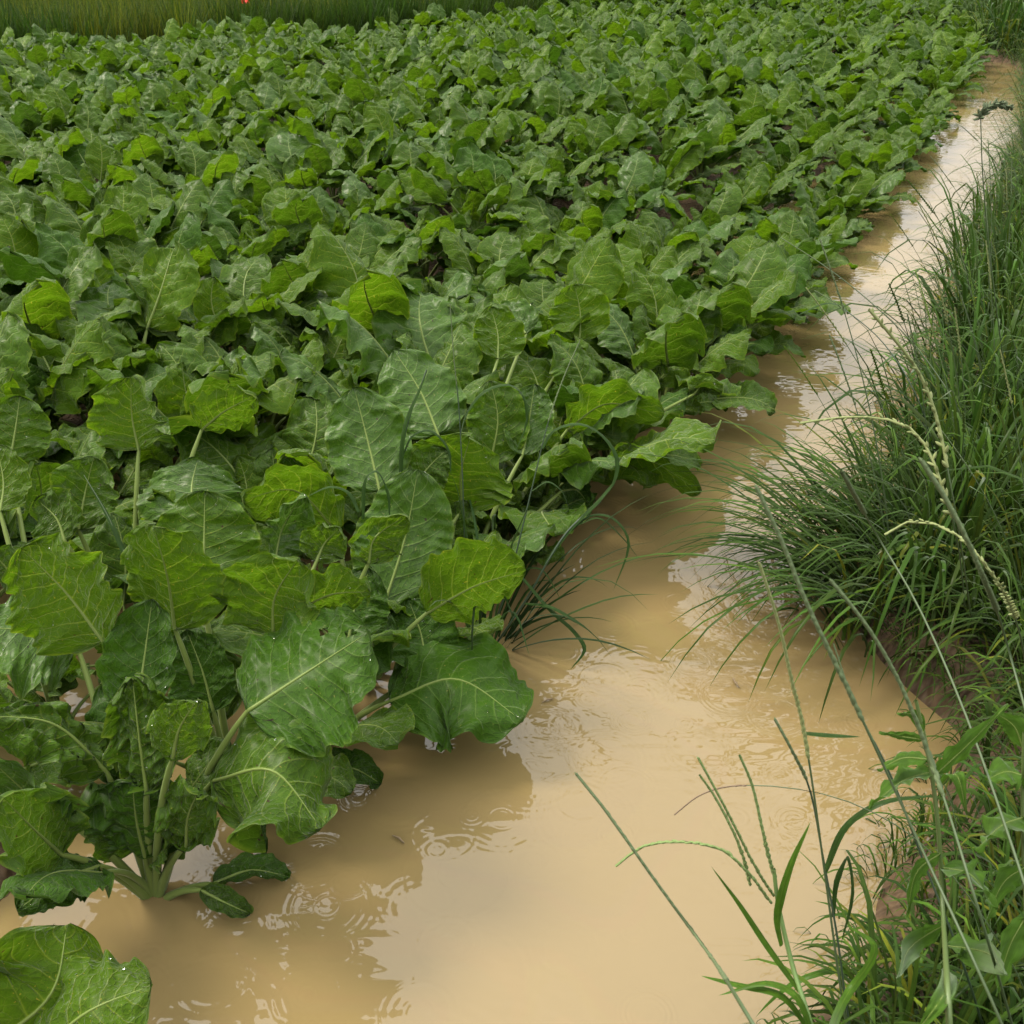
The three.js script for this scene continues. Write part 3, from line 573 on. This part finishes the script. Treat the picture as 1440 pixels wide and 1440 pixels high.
// -- tussocks at the water's edge
{
  const toWater = V(-0.884, 0, -0.468);
  const kinds = [
    [tuftBlades(21, 190, 0.5, 0.0032, { disc: 0.1, lean: toWater.clone().multiplyScalar(0.55), segs: 9, warm: 0.03, drop: 0.9 }), grassMid],
    [tuftBlades(22, 120, 0.44, 0.0034, { disc: 0.09, lean: toWater.clone().multiplyScalar(0.3), segs: 9, warm: 0.05, drop: 0.8 }), grassMid],
    [tuftBlades(23, 80, 0.48, 0.0046, { disc: 0.09, lean: toWater.clone().multiplyScalar(0.25), segs: 8, warm: 0.1, drop: 0.8 }), grassMid],
  ];
  const list = [
    [1.33, 0.93, 0, 1.25, 'large dark grass tussock bulging furthest over the flooded furrow'],
    [1.52, 0.98, 0, 1.1, 'dark grass tussock close behind the one bulging furthest over the water'],
    [1.3, 1.2, 1, 0.9, 'dark grass tussock on the bank beside the bulging tussock'],
  ];
  for (let i = 0; i < 17; i++) { const s = 1.75 + i * 0.42 + 0.1 * hash2(i, 4); list.push([s, verge(s) + 0.1 + 0.12 * hash2(i, 7), 1 + i % 2, 0.85 + 0.3 * hash2(i, 9), i % 2 ? 'broad-bladed grass tussock with seed stalks along the water edge' : 'fine dark grass tussock with seed stalks along the water edge']); }
  list.forEach(([s, c, k, sc, label], i) => {
    const [x, z] = toWorld(s, c), g = base('grass_tussock', V(x, height(x, z), z)); tag(g, label, 'grass', 'grass tussocks at the water edge');
    g.rotation.y = i < 3 ? 0 : (hash2(i, 2) - 0.5) * 0.9; g.scale.setScalar(sc);
    const b = mesh('blades', kinds[k][0], kinds[k][1], g); b.userData.kind = 'stuff';
    for (let j = 0; j < (i < 3 ? 2 : 3); j++) {
      const q = stalkParts(200 + i * 5 + j, 0.5 + 0.2 * hash2(i, j), -0.55 + 0.5 * hash2(i, j + 20), -0.35 + 0.5 * hash2(i, j + 30), 0.12, 0.0085);
      const st = mesh('seed_stalk', q.stem, stemMat, g); mesh('seed_spike', q.spike, hash2(i, j + 3) < 0.25 ? yellowSpikeMat : spikeMat, st);
    }
  });
}

// -- single stalks and grasses read from the photograph
const line = (a) => a.map((p) => at(...p));
function stalk(label, pts, spikeN, o = {}) {
  const P = line(pts), root = P[P.length - 1].clone(); root.y = Math.max(0, root.y);
  const g = base('grass_stalk', root), L = P.map((p) => p.clone().sub(root)).reverse(), c = new THREE.CatmullRomCurve3(L), r = rng(pts[0][0]);
  const n = 28, u0 = 1 - spikeN, st = [], rad = []; for (let i = 0; i <= n; i++) { st.push(c.getPointAt(u0 * i / n)); rad.push(lerp(o.r0 ?? 0.0018, o.r1 ?? 0.0012, i / n)); }
  const stem = mesh('stem', tube(st, rad, 5), o.stem ?? stemMat, g);
  const sp = []; for (let i = 0; i <= 8; i++) sp.push(c.getPointAt(lerp(u0, 1, i / 8)));
  if (spikeN > 0.02) mesh('seed_spike', spikeGeo(sp, o.size ?? 0.008, o.gap ?? 0.0045, r, o.spread ?? 0.35), o.spike ?? spikeMat, g);
  for (const b of o.blades ?? []) mesh('leaf_blade', ribbon(line(b.p).map((p) => p.sub(root)), (b.w ?? 0.004) * 1.1, b.tone ?? [1, 1, 1], b.face ?? null, b.fold ?? 0.35, 18), b.m ?? grassBlue, g);
  tag(g, label, 'grass', o.group ?? 'grass seed stalks on the verge'); return g;
}
// grass growing among the beet
stalk('dark upright grass stem with one hooked blade growing among the beet plants', [[633, 428, 1.94], [638, 500, 1.93], [645, 570, 1.92], [649, 640, 1.9], [652, 720, 1.88], [656, 880, 0.0]], 0.22, { stem: darkStemMat, size: 0.007, spread: 0.15, blades: [
  { p: [[647, 612, 1.91], [656, 580, 1.91], [680, 550, 1.92], [715, 540, 1.93], [736, 556, 1.94], [741, 590, 1.93], [722, 642, 1.91]], w: 0.0055 },
], group: 'tall grasses among the beet plants' });
stalk('dark slanting grass stem with arching blades at the edge of the water', [[816, 478, 1.98], [793, 530, 1.96], [772, 590, 1.93], [752, 670, 1.9], [735, 740, 1.87], [712, 830, 1.84], [683, 908, 0.0]], 0.25, { stem: darkStemMat, r0: 0.0026, size: 0.008, spread: 0.2, blades: [
  { p: [[762, 630, 1.91], [778, 605, 1.92], [815, 595, 1.92], [848, 612, 1.92], [868, 645, 1.9], [862, 680, 1.88], [842, 705, 1.86]], w: 0.0055 },
  { p: [[748, 690, 1.9], [770, 677, 1.9], [790, 690, 1.9], [800, 715, 1.9]], w: 0.003 },
], group: 'tall grasses among the beet plants' });
stalk('leaning grass shoot with long blades curling down to the water', [[845, 705, 1.88], [800, 745, 1.86], [770, 790, 1.84], [745, 835, 1.83], [715, 880, 1.82], [696, 908, 0.0]], 0.0, { r0: 0.0028, r1: 0.0022, stem: darkStemMat, blades: [
  { p: [[766, 792, 1.84], [800, 745, 1.86], [845, 700, 1.88], [868, 672, 1.9]], w: 0.006 },
  { p: [[800, 748, 1.86], [832, 724, 1.87], [862, 728, 1.86], [884, 760, 1.84], [862, 832, 1.8]], w: 0.0042 },
  { p: [[812, 738, 1.86], [842, 728, 1.86], [875, 755, 1.85], [898, 785, 1.84]], w: 0.003 },
  { p: [[735, 812, 1.83], [775, 858, 1.8], [808, 888, 1.78], [822, 912, 1.76], [802, 942, 1.74]], w: 0.0058 },
  { p: [[738, 848, 1.82], [772, 852, 1.8], [812, 874, 1.78], [833, 890, 1.77]], w: 0.005 },
  { p: [[700, 868, 1.84], [730, 805, 1.86], [760, 800, 1.85], [790, 845, 1.82]], w: 0.003 },
], group: 'tall grasses among the beet plants' });
stalk('short grass shoot with hooked bluish blades between two beet plants', [[600, 520, 2.0], [585, 560, 1.98], [570, 610, 1.96], [562, 690, 1.93], [560, 930, 0.0]], 0.0, { stem: darkStemMat, r0: 0.0025, blades: [
  { p: [[562, 690, 1.93], [568, 600, 1.95], [588, 550, 1.97], [602, 518, 1.98]], w: 0.006 },
  { p: [[566, 640, 1.94], [580, 612, 1.95], [605, 605, 1.95], [630, 630, 1.94], [634, 668, 1.92]], w: 0.0045 },
  { p: [[505, 720, 1.7], [490, 692, 1.72], [465, 684, 1.72], [432, 698, 1.7]], w: 0.004 },
  { p: [[510, 730, 1.7], [515, 670, 1.72], [530, 662, 1.72], [545, 690, 1.72], [548, 735, 1.7]], w: 0.0045 },
], group: 'tall grasses among the beet plants' });
stalk('lone pale bluish grass blade rising above the beet leaves', [[118, 668, 1.62], [150, 722, 1.58], [176, 780, 1.54], [200, 832, 1.5], [250, 1000, 0.0]], 0.0, { r1: 0.0006, blades: [{ p: [[212, 860, 1.5], [176, 780, 1.54], [150, 722, 1.58], [118, 668, 1.62]], w: 0.004 }], group: 'tall grasses among the beet plants' });
// seed stalks of the verge, leaning over the water
stalk('slender green seed stalk leaning alone over the muddy water', [[810, 1088, 0.80], [858, 1148, 0.78], [915, 1230, 0.75], [985, 1325, 0.72], [1062, 1445, 0.68], [1180, 1640, 0.63], [1330, 1900, 0.02]], 0.33, { size: 0.013, spread: 0.16, gap: 0.005, r0: 0.0026, r1: 0.0016 });
stalk('grass stalk with two seed spikes standing over the pale water', [[1090, 1012, 0.86], [1112, 1052, 0.85], [1138, 1108, 0.85], [1158, 1210, 0.83], [1176, 1310, 0.8], [1196, 1450, 0.76], [1240, 1640, 0.02]], 0.14, { size: 0.012, spread: 0.15, gap: 0.0045, stem: darkStemMat, blades: [
  { p: [[1172, 1290, 0.81], [1178, 1235, 0.82], [1192, 1205, 0.82], [1200, 1250, 0.81], [1182, 1330, 0.8]], w: 0.0032 }, { p: [[1160, 1225, 0.82], [1190, 1160, 0.83], [1240, 1128, 0.83], [1312, 1118, 0.83]], w: 0.0042 },
  { p: [[1128, 1030, 0.85], [1165, 1033, 0.85], [1210, 1036, 0.85]], w: 0.0032 },
] });
stalk('tall grass stalk with a brownish spike above the bank shadow', [[1068, 792, 0.84], [1096, 880, 0.84], [1114, 960, 0.84], [1127, 1010, 0.84], [1142, 1100, 0.83], [1160, 1230, 0.81], [1190, 1440, 0.76], [1230, 1640, 0.02]], 0.3, { size: 0.012, spread: 0.15, gap: 0.0045, spike: yellowSpikeMat });
stalk('thin grass stem slanting across the water towards the leafy weed', [[1172, 905, 0.9], [1200, 985, 0.88], [1250, 1085, 0.85], [1300, 1215, 0.82], [1345, 1330, 0.78], [1400, 1500, 0.02]], 0.16, { size: 0.006, spread: 0.15, stem: darkStemMat });
stalk('thick blurred seed spike leaning over the bulging tussock', [[1064, 686, 0.74], [1100, 762, 0.73], [1130, 838, 0.72], [1200, 985, 0.7], [1290, 1180, 0.67], [1400, 1420, 0.62], [1500, 1700, 0.02]], 0.2, { size: 0.013, spread: 0.15, gap: 0.0045 });
stalk('long blurred seed spike crossing in front of the dark tussock', [[1184, 664, 0.7], [1237, 759, 0.69], [1290, 850, 0.68], [1350, 985, 0.66], [1420, 1180, 0.63], [1520, 1500, 0.58], [1580, 1760, 0.02]], 0.24, { size: 0.014, spread: 0.15, gap: 0.0045 });
stalk('blurred seed spike above the bank behind the leafy weed', [[1296, 648, 0.72], [1342, 722, 0.71], [1376, 796, 0.7], [1420, 920, 0.68], [1480, 1150, 0.64], [1560, 1600, 0.02]], 0.22, { size: 0.014, spread: 0.15, gap: 0.0045 });
stalk('seed spike rising from the shaded foot of the bank', [[1168, 816, 0.76], [1219, 880, 0.75], [1268, 966, 0.74], [1320, 1100, 0.71], [1370, 1260, 0.68], [1440, 1500, 0.02]], 0.22, { size: 0.013, spread: 0.15, gap: 0.0045 });
stalk('brown drooping seed spike on an arched hair-thin stem', [[948, 1146, 0.86], [985, 1118, 0.86], [1025, 1106, 0.86], [1110, 1108, 0.85], [1200, 1130, 0.83], [1300, 1190, 0.8], [1420, 1350, 0.74], [1480, 1560, 0.02]], 0.11, { size: 0.006, spread: 0.15, r0: 0.001, r1: 0.0006, spike: brownSpikeMat });
stalk('dark fluffy seed head above the far water on a bent stem', [[1424, 152, 2.36], [1402, 146, 2.36], [1382, 158, 2.36], [1380, 200, 2.36], [1386, 300, 2.38], [1402, 440, 2.4], [1430, 640, 0.1]], 0.075, { size: 0.02, spread: 1.1, gap: 0.0016, spike: plain('dark_seed_head', [0.05, 0.07, 0.03]) });
stalk('tall thin stem reaching from the bank across to the beet row', [[1098, 334, 2.5], [1165, 378, 2.45], [1230, 430, 2.4], [1290, 490, 2.35], [1350, 580, 2.25], [1400, 720, 0.1]], 0.12, { size: 0.007, spread: 0.1, stem: stemMat });
stalk('leaning stem with a single leaf near the bank grasses', [[1145, 408, 2.3], [1180, 430, 2.28], [1240, 480, 2.22], [1290, 560, 2.15], [1330, 720, 0.1]], 0.1, { size: 0.007, spread: 0.15, stem: darkStemMat, blades: [{ p: [[1180, 428, 2.28], [1160, 426, 2.27], [1120, 444, 2.26]], w: 0.005 }] });
stalk('knotty yellowish seed spike nodding over the bank grass', [[1222, 435, 1.5], [1260, 480, 1.5], [1290, 520, 1.5], [1315, 580, 1.48], [1340, 700, 1.42], [1370, 900, 0.1]], 0.3, { size: 0.018, spread: 0.85, gap: 0.011, spike: yellowSpikeMat });
stalk('yellowish seed spike lying level above the tussock', [[1125, 595, 1.55], [1180, 588, 1.55], [1240, 588, 1.53], [1290, 610, 1.5], [1330, 700, 1.42], [1360, 880, 0.1]], 0.36, { size: 0.017, spread: 0.85, gap: 0.011, spike: yellowSpikeMat });
stalk('small drooping oat-like seed head in front of the tussock', [[1244, 752, 1.05], [1262, 736, 1.05], [1295, 733, 1.05], [1340, 748, 1.03], [1390, 800, 0.98], [1450, 980, 0.1]], 0.28, { size: 0.011, spread: 0.7, gap: 0.006, spike: yellowSpikeMat });
// fingered seed head
{
  const root = at(1165, 1560, 0.02), g = base('finger_grass', root); tag(g, 'grass with green finger-like seed spikes fanned over the pale water', 'grass', 'grass seed stalks on the verge');
  const r = rng(8), L = (a) => line(a).map((p) => p.sub(root));
  const st = new THREE.CatmullRomCurve3(L([[1165, 1560, 0.02], [1140, 1440, 0.72], [1115, 1360, 0.76], [1095, 1275, 0.79], [1088, 1222, 0.8]])).getPoints(24);
  mesh('stem', tube(st, st.map((_, i) => lerp(0.0034, 0.0022, i / 24)), 6), plain('finger_grass_stem', [0.09, 0.15, 0.04], { roughness: 0.5 }), g);
  for (const a of [
    [[1090, 1235, 0.8], [1075, 1180, 0.8], [1058, 1105, 0.81], [1040, 1062, 0.81]],
    [[1088, 1260, 0.8], [1060, 1215, 0.8], [1022, 1140, 0.81], [982, 1066, 0.82]],
    [[1085, 1270, 0.79], [1050, 1225, 0.79], [1015, 1195, 0.8], [960, 1184, 0.81], [905, 1190, 0.82], [866, 1218, 0.82]],
    [[1055, 1245, 0.8], [1040, 1190, 0.8], [1005, 1120, 0.81], [984, 1090, 0.81]],
  ]) mesh('seed_spike', spikeGeo(L(a), 0.011, 0.0045, r, 0.3), plain('finger_spike', [0.09, 0.135, 0.035], { roughness: 0.8 }), g);
  for (const b of [[[1130, 1400, 0.74], [1080, 1330, 0.77], [1040, 1270, 0.79], [1000, 1218, 0.8]], [[1100, 1330, 0.77], [1094, 1290, 0.78], [1110, 1220, 0.79], [1140, 1155, 0.8]], [[1140, 1450, 0.72], [1100, 1400, 0.74], [1040, 1385, 0.76], [985, 1372, 0.78]], [[1150, 1480, 0.7], [1120, 1400, 0.73], [1080, 1382, 0.75], [1010, 1400, 0.75]], [[1160, 1500, 0.68], [1190, 1400, 0.72], [1230, 1330, 0.74], [1190, 1300, 0.77]]])
    mesh('leaf_blade', ribbon(L(b), 0.0048, [1.2, 1.2, 0.9], null, 0.35, 16), grassMid, g);
}
// near tufts along the lower bank
{
  const kinds = [tuftBlades(31, 20, 0.36, 0.0045, { disc: 0.07, lean: V(-0.12, 0, -0.05), segs: 10, drop: 0.9 }), tuftBlades(32, 18, 0.3, 0.0052, { disc: 0.06, lean: V(-0.2, 0, 0.1), segs: 10, drop: 1.1 })];
  [[0.36, 1.14, 1, 0.85], [0.62, 1.22, 0, 0.85], [0.82, 1.2, 1, 0.9], [0.55, 1.3, 0, 1]].forEach(([s, c, k, sc], i) => {
    const [x, z] = toWorld(s, c), g = base('grass_tussock', V(x, Math.max(-0.01, height(x, z)), z)); g.rotation.y = i * 0.5; g.scale.setScalar(sc);
    tag(g, 'broad-bladed wet grass tuft on the bank below the leafy weed', 'grass', 'broad-bladed tufts on the bank'); mesh('blades', kinds[k], grassMid, g).userData.kind = 'stuff';
  });
}
{
  const p = at(692, 905, 0), g = base('grass_tussock', V(p.x, -0.02, p.z)); tag(g, 'loose grass tuft rising through the beet leaves beside the slanting stems', 'grass', 'tall grasses among the beet plants');
  mesh('blades', tuftBlades(33, 34, 0.46, 0.0036, { disc: 0.04, lean: V(0.25, 0, 0.05), segs: 10, drop: 0.8, warm: 0.02 }), grassBlue, g).userData.kind = 'stuff';
}
// leafy weeds with lance-shaped leaves on the near bank
function leafyWeed(label, stemPts, leaves) {
  const P = line(stemPts), root = P[P.length - 1].clone(), g = base('leafy_weed', root), c = new THREE.CatmullRomCurve3(P.map((p) => p.sub(root)).reverse()).getPoints(24);
  tag(g, label, 'weed', 'leafy weeds on the near bank');
  mesh('stem', tube(c, c.map((_, i) => lerp(0.0028, 0.0018, i / 24)), 6), plain('weed_stem', [0.055, 0.085, 0.02], { roughness: 0.5 }), g);
  for (const [b, m, t, sd] of leaves) {
    const B = at(...b).sub(root), M = at(...m).sub(root), T = at(...t).sub(root), E = at(m[0] + sd[0] * 0.72, m[1] + sd[1] * 0.72, m[2] + (sd[2] ?? 0)).sub(root), cv = new THREE.CatmullRomCurve3([B, M, T]);
    const side = E.sub(M), [bg, rib] = leafShape(null, null, (v) => cv.getPoint(Math.min(1, Math.max(0, v))), side, side.length(), { nu: 5, nv: 24, cup: 0.3, ruffle: 0.15, blister: 0.001, lobes: 0.02, shape: lanceShape, seed: seedCount++, thick: 0.45 });
    const l = mesh('leaf', bg, weedMat, g); mesh('midrib', rib, petioleMat, l);
  }
}
leafyWeed('leafy weed with narrow lance-shaped leaves at the lower bank', [[1288, 985, 0.78], [1305, 1060, 0.77], [1318, 1150, 0.75], [1326, 1280, 0.72], [1334, 1420, 0.68], [1345, 1620, 0.02]], [
  [[1305, 1068, 0.77], [1270, 1066, 0.78], [1234, 1084, 0.78], [4, -16, 0.01]], [[1312, 1085, 0.77], [1270, 1098, 0.77], [1222, 1136, 0.76], [8, 15, -0.02]], [[1300, 1040, 0.77], [1270, 1036, 0.78], [1236, 1030, 0.79], [0, -9, 0]],
  [[1298, 1030, 0.77], [1285, 1005, 0.78], [1262, 1005, 0.78], [10, -8, 0]], [[1315, 1090, 0.77], [1358, 1050, 0.78], [1418, 990, 0.8], [12, 14, 0]], [[1318, 1110, 0.76], [1345, 1090, 0.74], [1360, 1150, 0.72], [16, -4, 0]],
  [[1322, 1200, 0.74], [1290, 1225, 0.73], [1275, 1290, 0.71], [13, 8, 0]], [[1324, 1220, 0.74], [1365, 1230, 0.72], [1400, 1280, 0.7], [4, -16, 0.02]], [[1328, 1300, 0.72], [1295, 1320, 0.71], [1262, 1375, 0.68], [12, 14, 0]], [[1330, 1330, 0.71], [1370, 1335, 0.7], [1415, 1370, 0.68], [0, -18, 0.02]], [[1330, 1360, 0.7], [1320, 1410, 0.68], [1290, 1450, 0.66], [18, 8, 0]],
]);
leafyWeed('broad-leaved green weed at the foot of the bank grass', [[1440, 1030, 0.82], [1438, 1130, 0.8], [1442, 1260, 0.76], [1450, 1420, 0.7], [1460, 1600, 0.02]], [
  [[1436, 1090, 0.8], [1415, 1085, 0.8], [1385, 1098, 0.79], [4, -24, 0.02]], [[1438, 1150, 0.79], [1410, 1160, 0.78], [1372, 1195, 0.76], [8, -28, 0.03]], [[1440, 1220, 0.77], [1412, 1240, 0.76], [1385, 1300, 0.73], [22, 8, 0]], [[1442, 1290, 0.75], [1420, 1330, 0.73], [1400, 1400, 0.7], [24, 6, 0]], [[1440, 1110, 0.8], [1470, 1090, 0.8], [1510, 1100, 0.8], [4, -26, 0]], [[1440, 1180, 0.78], [1470, 1190, 0.77], [1500, 1230, 0.76], [4, -26, 0]], [[1438, 1050, 0.82], [1425, 1020, 0.83], [1395, 1000, 0.84], [12, -18, 0]],
]);

// -- the meadow beyond the crop
{
  const lists = [[], []], r = rng(4242), o = new THREE.Object3D();
  const geos = [tuftBlades(41, 60, 0.62, 0.004, { disc: 0.14, stiff: 2.2, drop: 0.35, segs: 5, warm: 0.42 }), tuftBlades(42, 60, 0.6, 0.005, { disc: 0.12, stiff: 2.2, drop: 0.3, segs: 5, warm: 0 })];
  const put = (x, z, k, sc) => { o.position.set(x, height(x, z) - 0.02, z); o.rotation.set(0, r() * 6.28, 0); o.scale.set(1, 1, 1).multiplyScalar(sc); o.updateMatrix(); const t = 0.8 + 0.4 * r(); lists[k].push([o.matrix.clone(), [t * (0.9 + 0.25 * r()), t, t]]); };
  for (let a = -7; a < 24; a += 0.17) for (let d = 0.05; d < 13; d += d < 1 ? 0.16 : d < 5 ? 0.24 : 0.4) {
    const aa = a + (r() - 0.5) * 0.2, dd = d + (r() - 0.5) * 0.2, x = -4.85 + 0.759 * aa - 0.651 * dd, z = -10.7 - 0.651 * aa - 0.759 * dd;
    if (Math.abs(x) > 0.62 * -z + 1) continue;
    const edge = dd < 0.55 + 0.35 * noise2(aa * 1.3, 4), dark = edge && noise2(aa * 0.5 + 1.3, 9) > -0.45;
    put(x, z, dark ? 1 : 0, dark ? 0.85 + 0.3 * r() : 0.75 + 0.35 * r());
  }
  const g = new THREE.Group(); g.name = 'meadow_grass'; scene.add(g); tag(g, 'tall pale meadow grass with dark tufts beyond the far end of the crop', 'grass', null, 'stuff');
  lists.forEach((l, k) => { const im = new THREE.InstancedMesh(geos[k], grassMid, l.length); im.name = 'grass'; im.userData.kind = 'stuff'; im.castShadow = im.receiveShadow = true; l.forEach(([m, c], i) => { im.setMatrixAt(i, m); im.setColorAt(i, new THREE.Color(...c)); }); g.add(im); });
}
// red poppy in the meadow
{
  const head = at(345, 4, 12.7), root = V(head.x, height(head.x, head.z), head.z), g = base('poppy', root); tag(g, 'single red poppy in the pale meadow grass', 'flower');
  const top = head.clone().sub(root);
  mesh('stem', tube([V(0, 0, 0), V(0.01, top.y * 0.5, 0), top], [0.003, 0.0025, 0.002], 5), stemMat, g);
  const red = plain('poppy_petal', [0.6, 0.035, 0.02], { roughness: 0.7 });
  for (let k = 0; k < 4; k++) {
    const a = k * 1.57 + 0.3, d = V(Math.cos(a), 0, Math.sin(a)), s = V(-d.z, 0, d.x), [b] = leafShape(null, null, (v) => top.clone().addScaledVector(d, 0.032 * Math.sin(v * 1.5)).add(V(0, 0.04 * v * v, 0)), s, 0.028, { nu: 3, nv: 8, seed: k + 3, cup: 0.5, ruffle: 0.2, blister: 0.002 });
    mesh('petal', b, red, g);
  }
}
// dark bush at the meadow's far side
{
  const p = at(14, 6, 22); p.y = height(p.x, p.z); const g = base('bush', p); tag(g, 'dark bush with a bare trunk standing at the far side of the meadow', 'bush');
  const bark = plain('bush_bark', [0.03, 0.024, 0.018]), r = rng(99);
  mesh('trunk', tube([V(0.15, -0.1, 0), V(0.12, 0.5, 0), V(0.2, 1.2, 0.1), V(0.1, 2, 0)], [0.14, 0.12, 0.1, 0.06], 8), bark, g);
  const leaf = []; for (let i = 0; i < 2600; i++) { const a = r() * 6.28, b = Math.acos(2 * r() - 1), R = (0.75 + 0.35 * r()) * (1 + 0.25 * noise2(a * 2, b * 3)), c = V(R * 1.3 * Math.sin(b) * Math.cos(a) - 0.5, 1.3 + R * Math.cos(b), R * Math.sin(b) * Math.sin(a)), d = V(r() - 0.5, r() - 0.5, r() - 0.5).normalize().multiplyScalar(0.06); leaf.push(ribbon([c.clone().sub(d), c.clone(), c.clone().add(d)], 0.03, [0.6 + 0.5 * r(), 0.7 + 0.4 * r(), 0.6], V(r() - 0.5, r() - 0.5, r() - 0.5))); }
  const cr = mesh('crown', mergeGeometries(leaf), grassMid, g); cr.userData.kind = 'stuff';
}
console.log('plants', spots.length, 'things', things, 'rest', rest.length, 'crop tris', tris);
renderer.render(scene, camera);
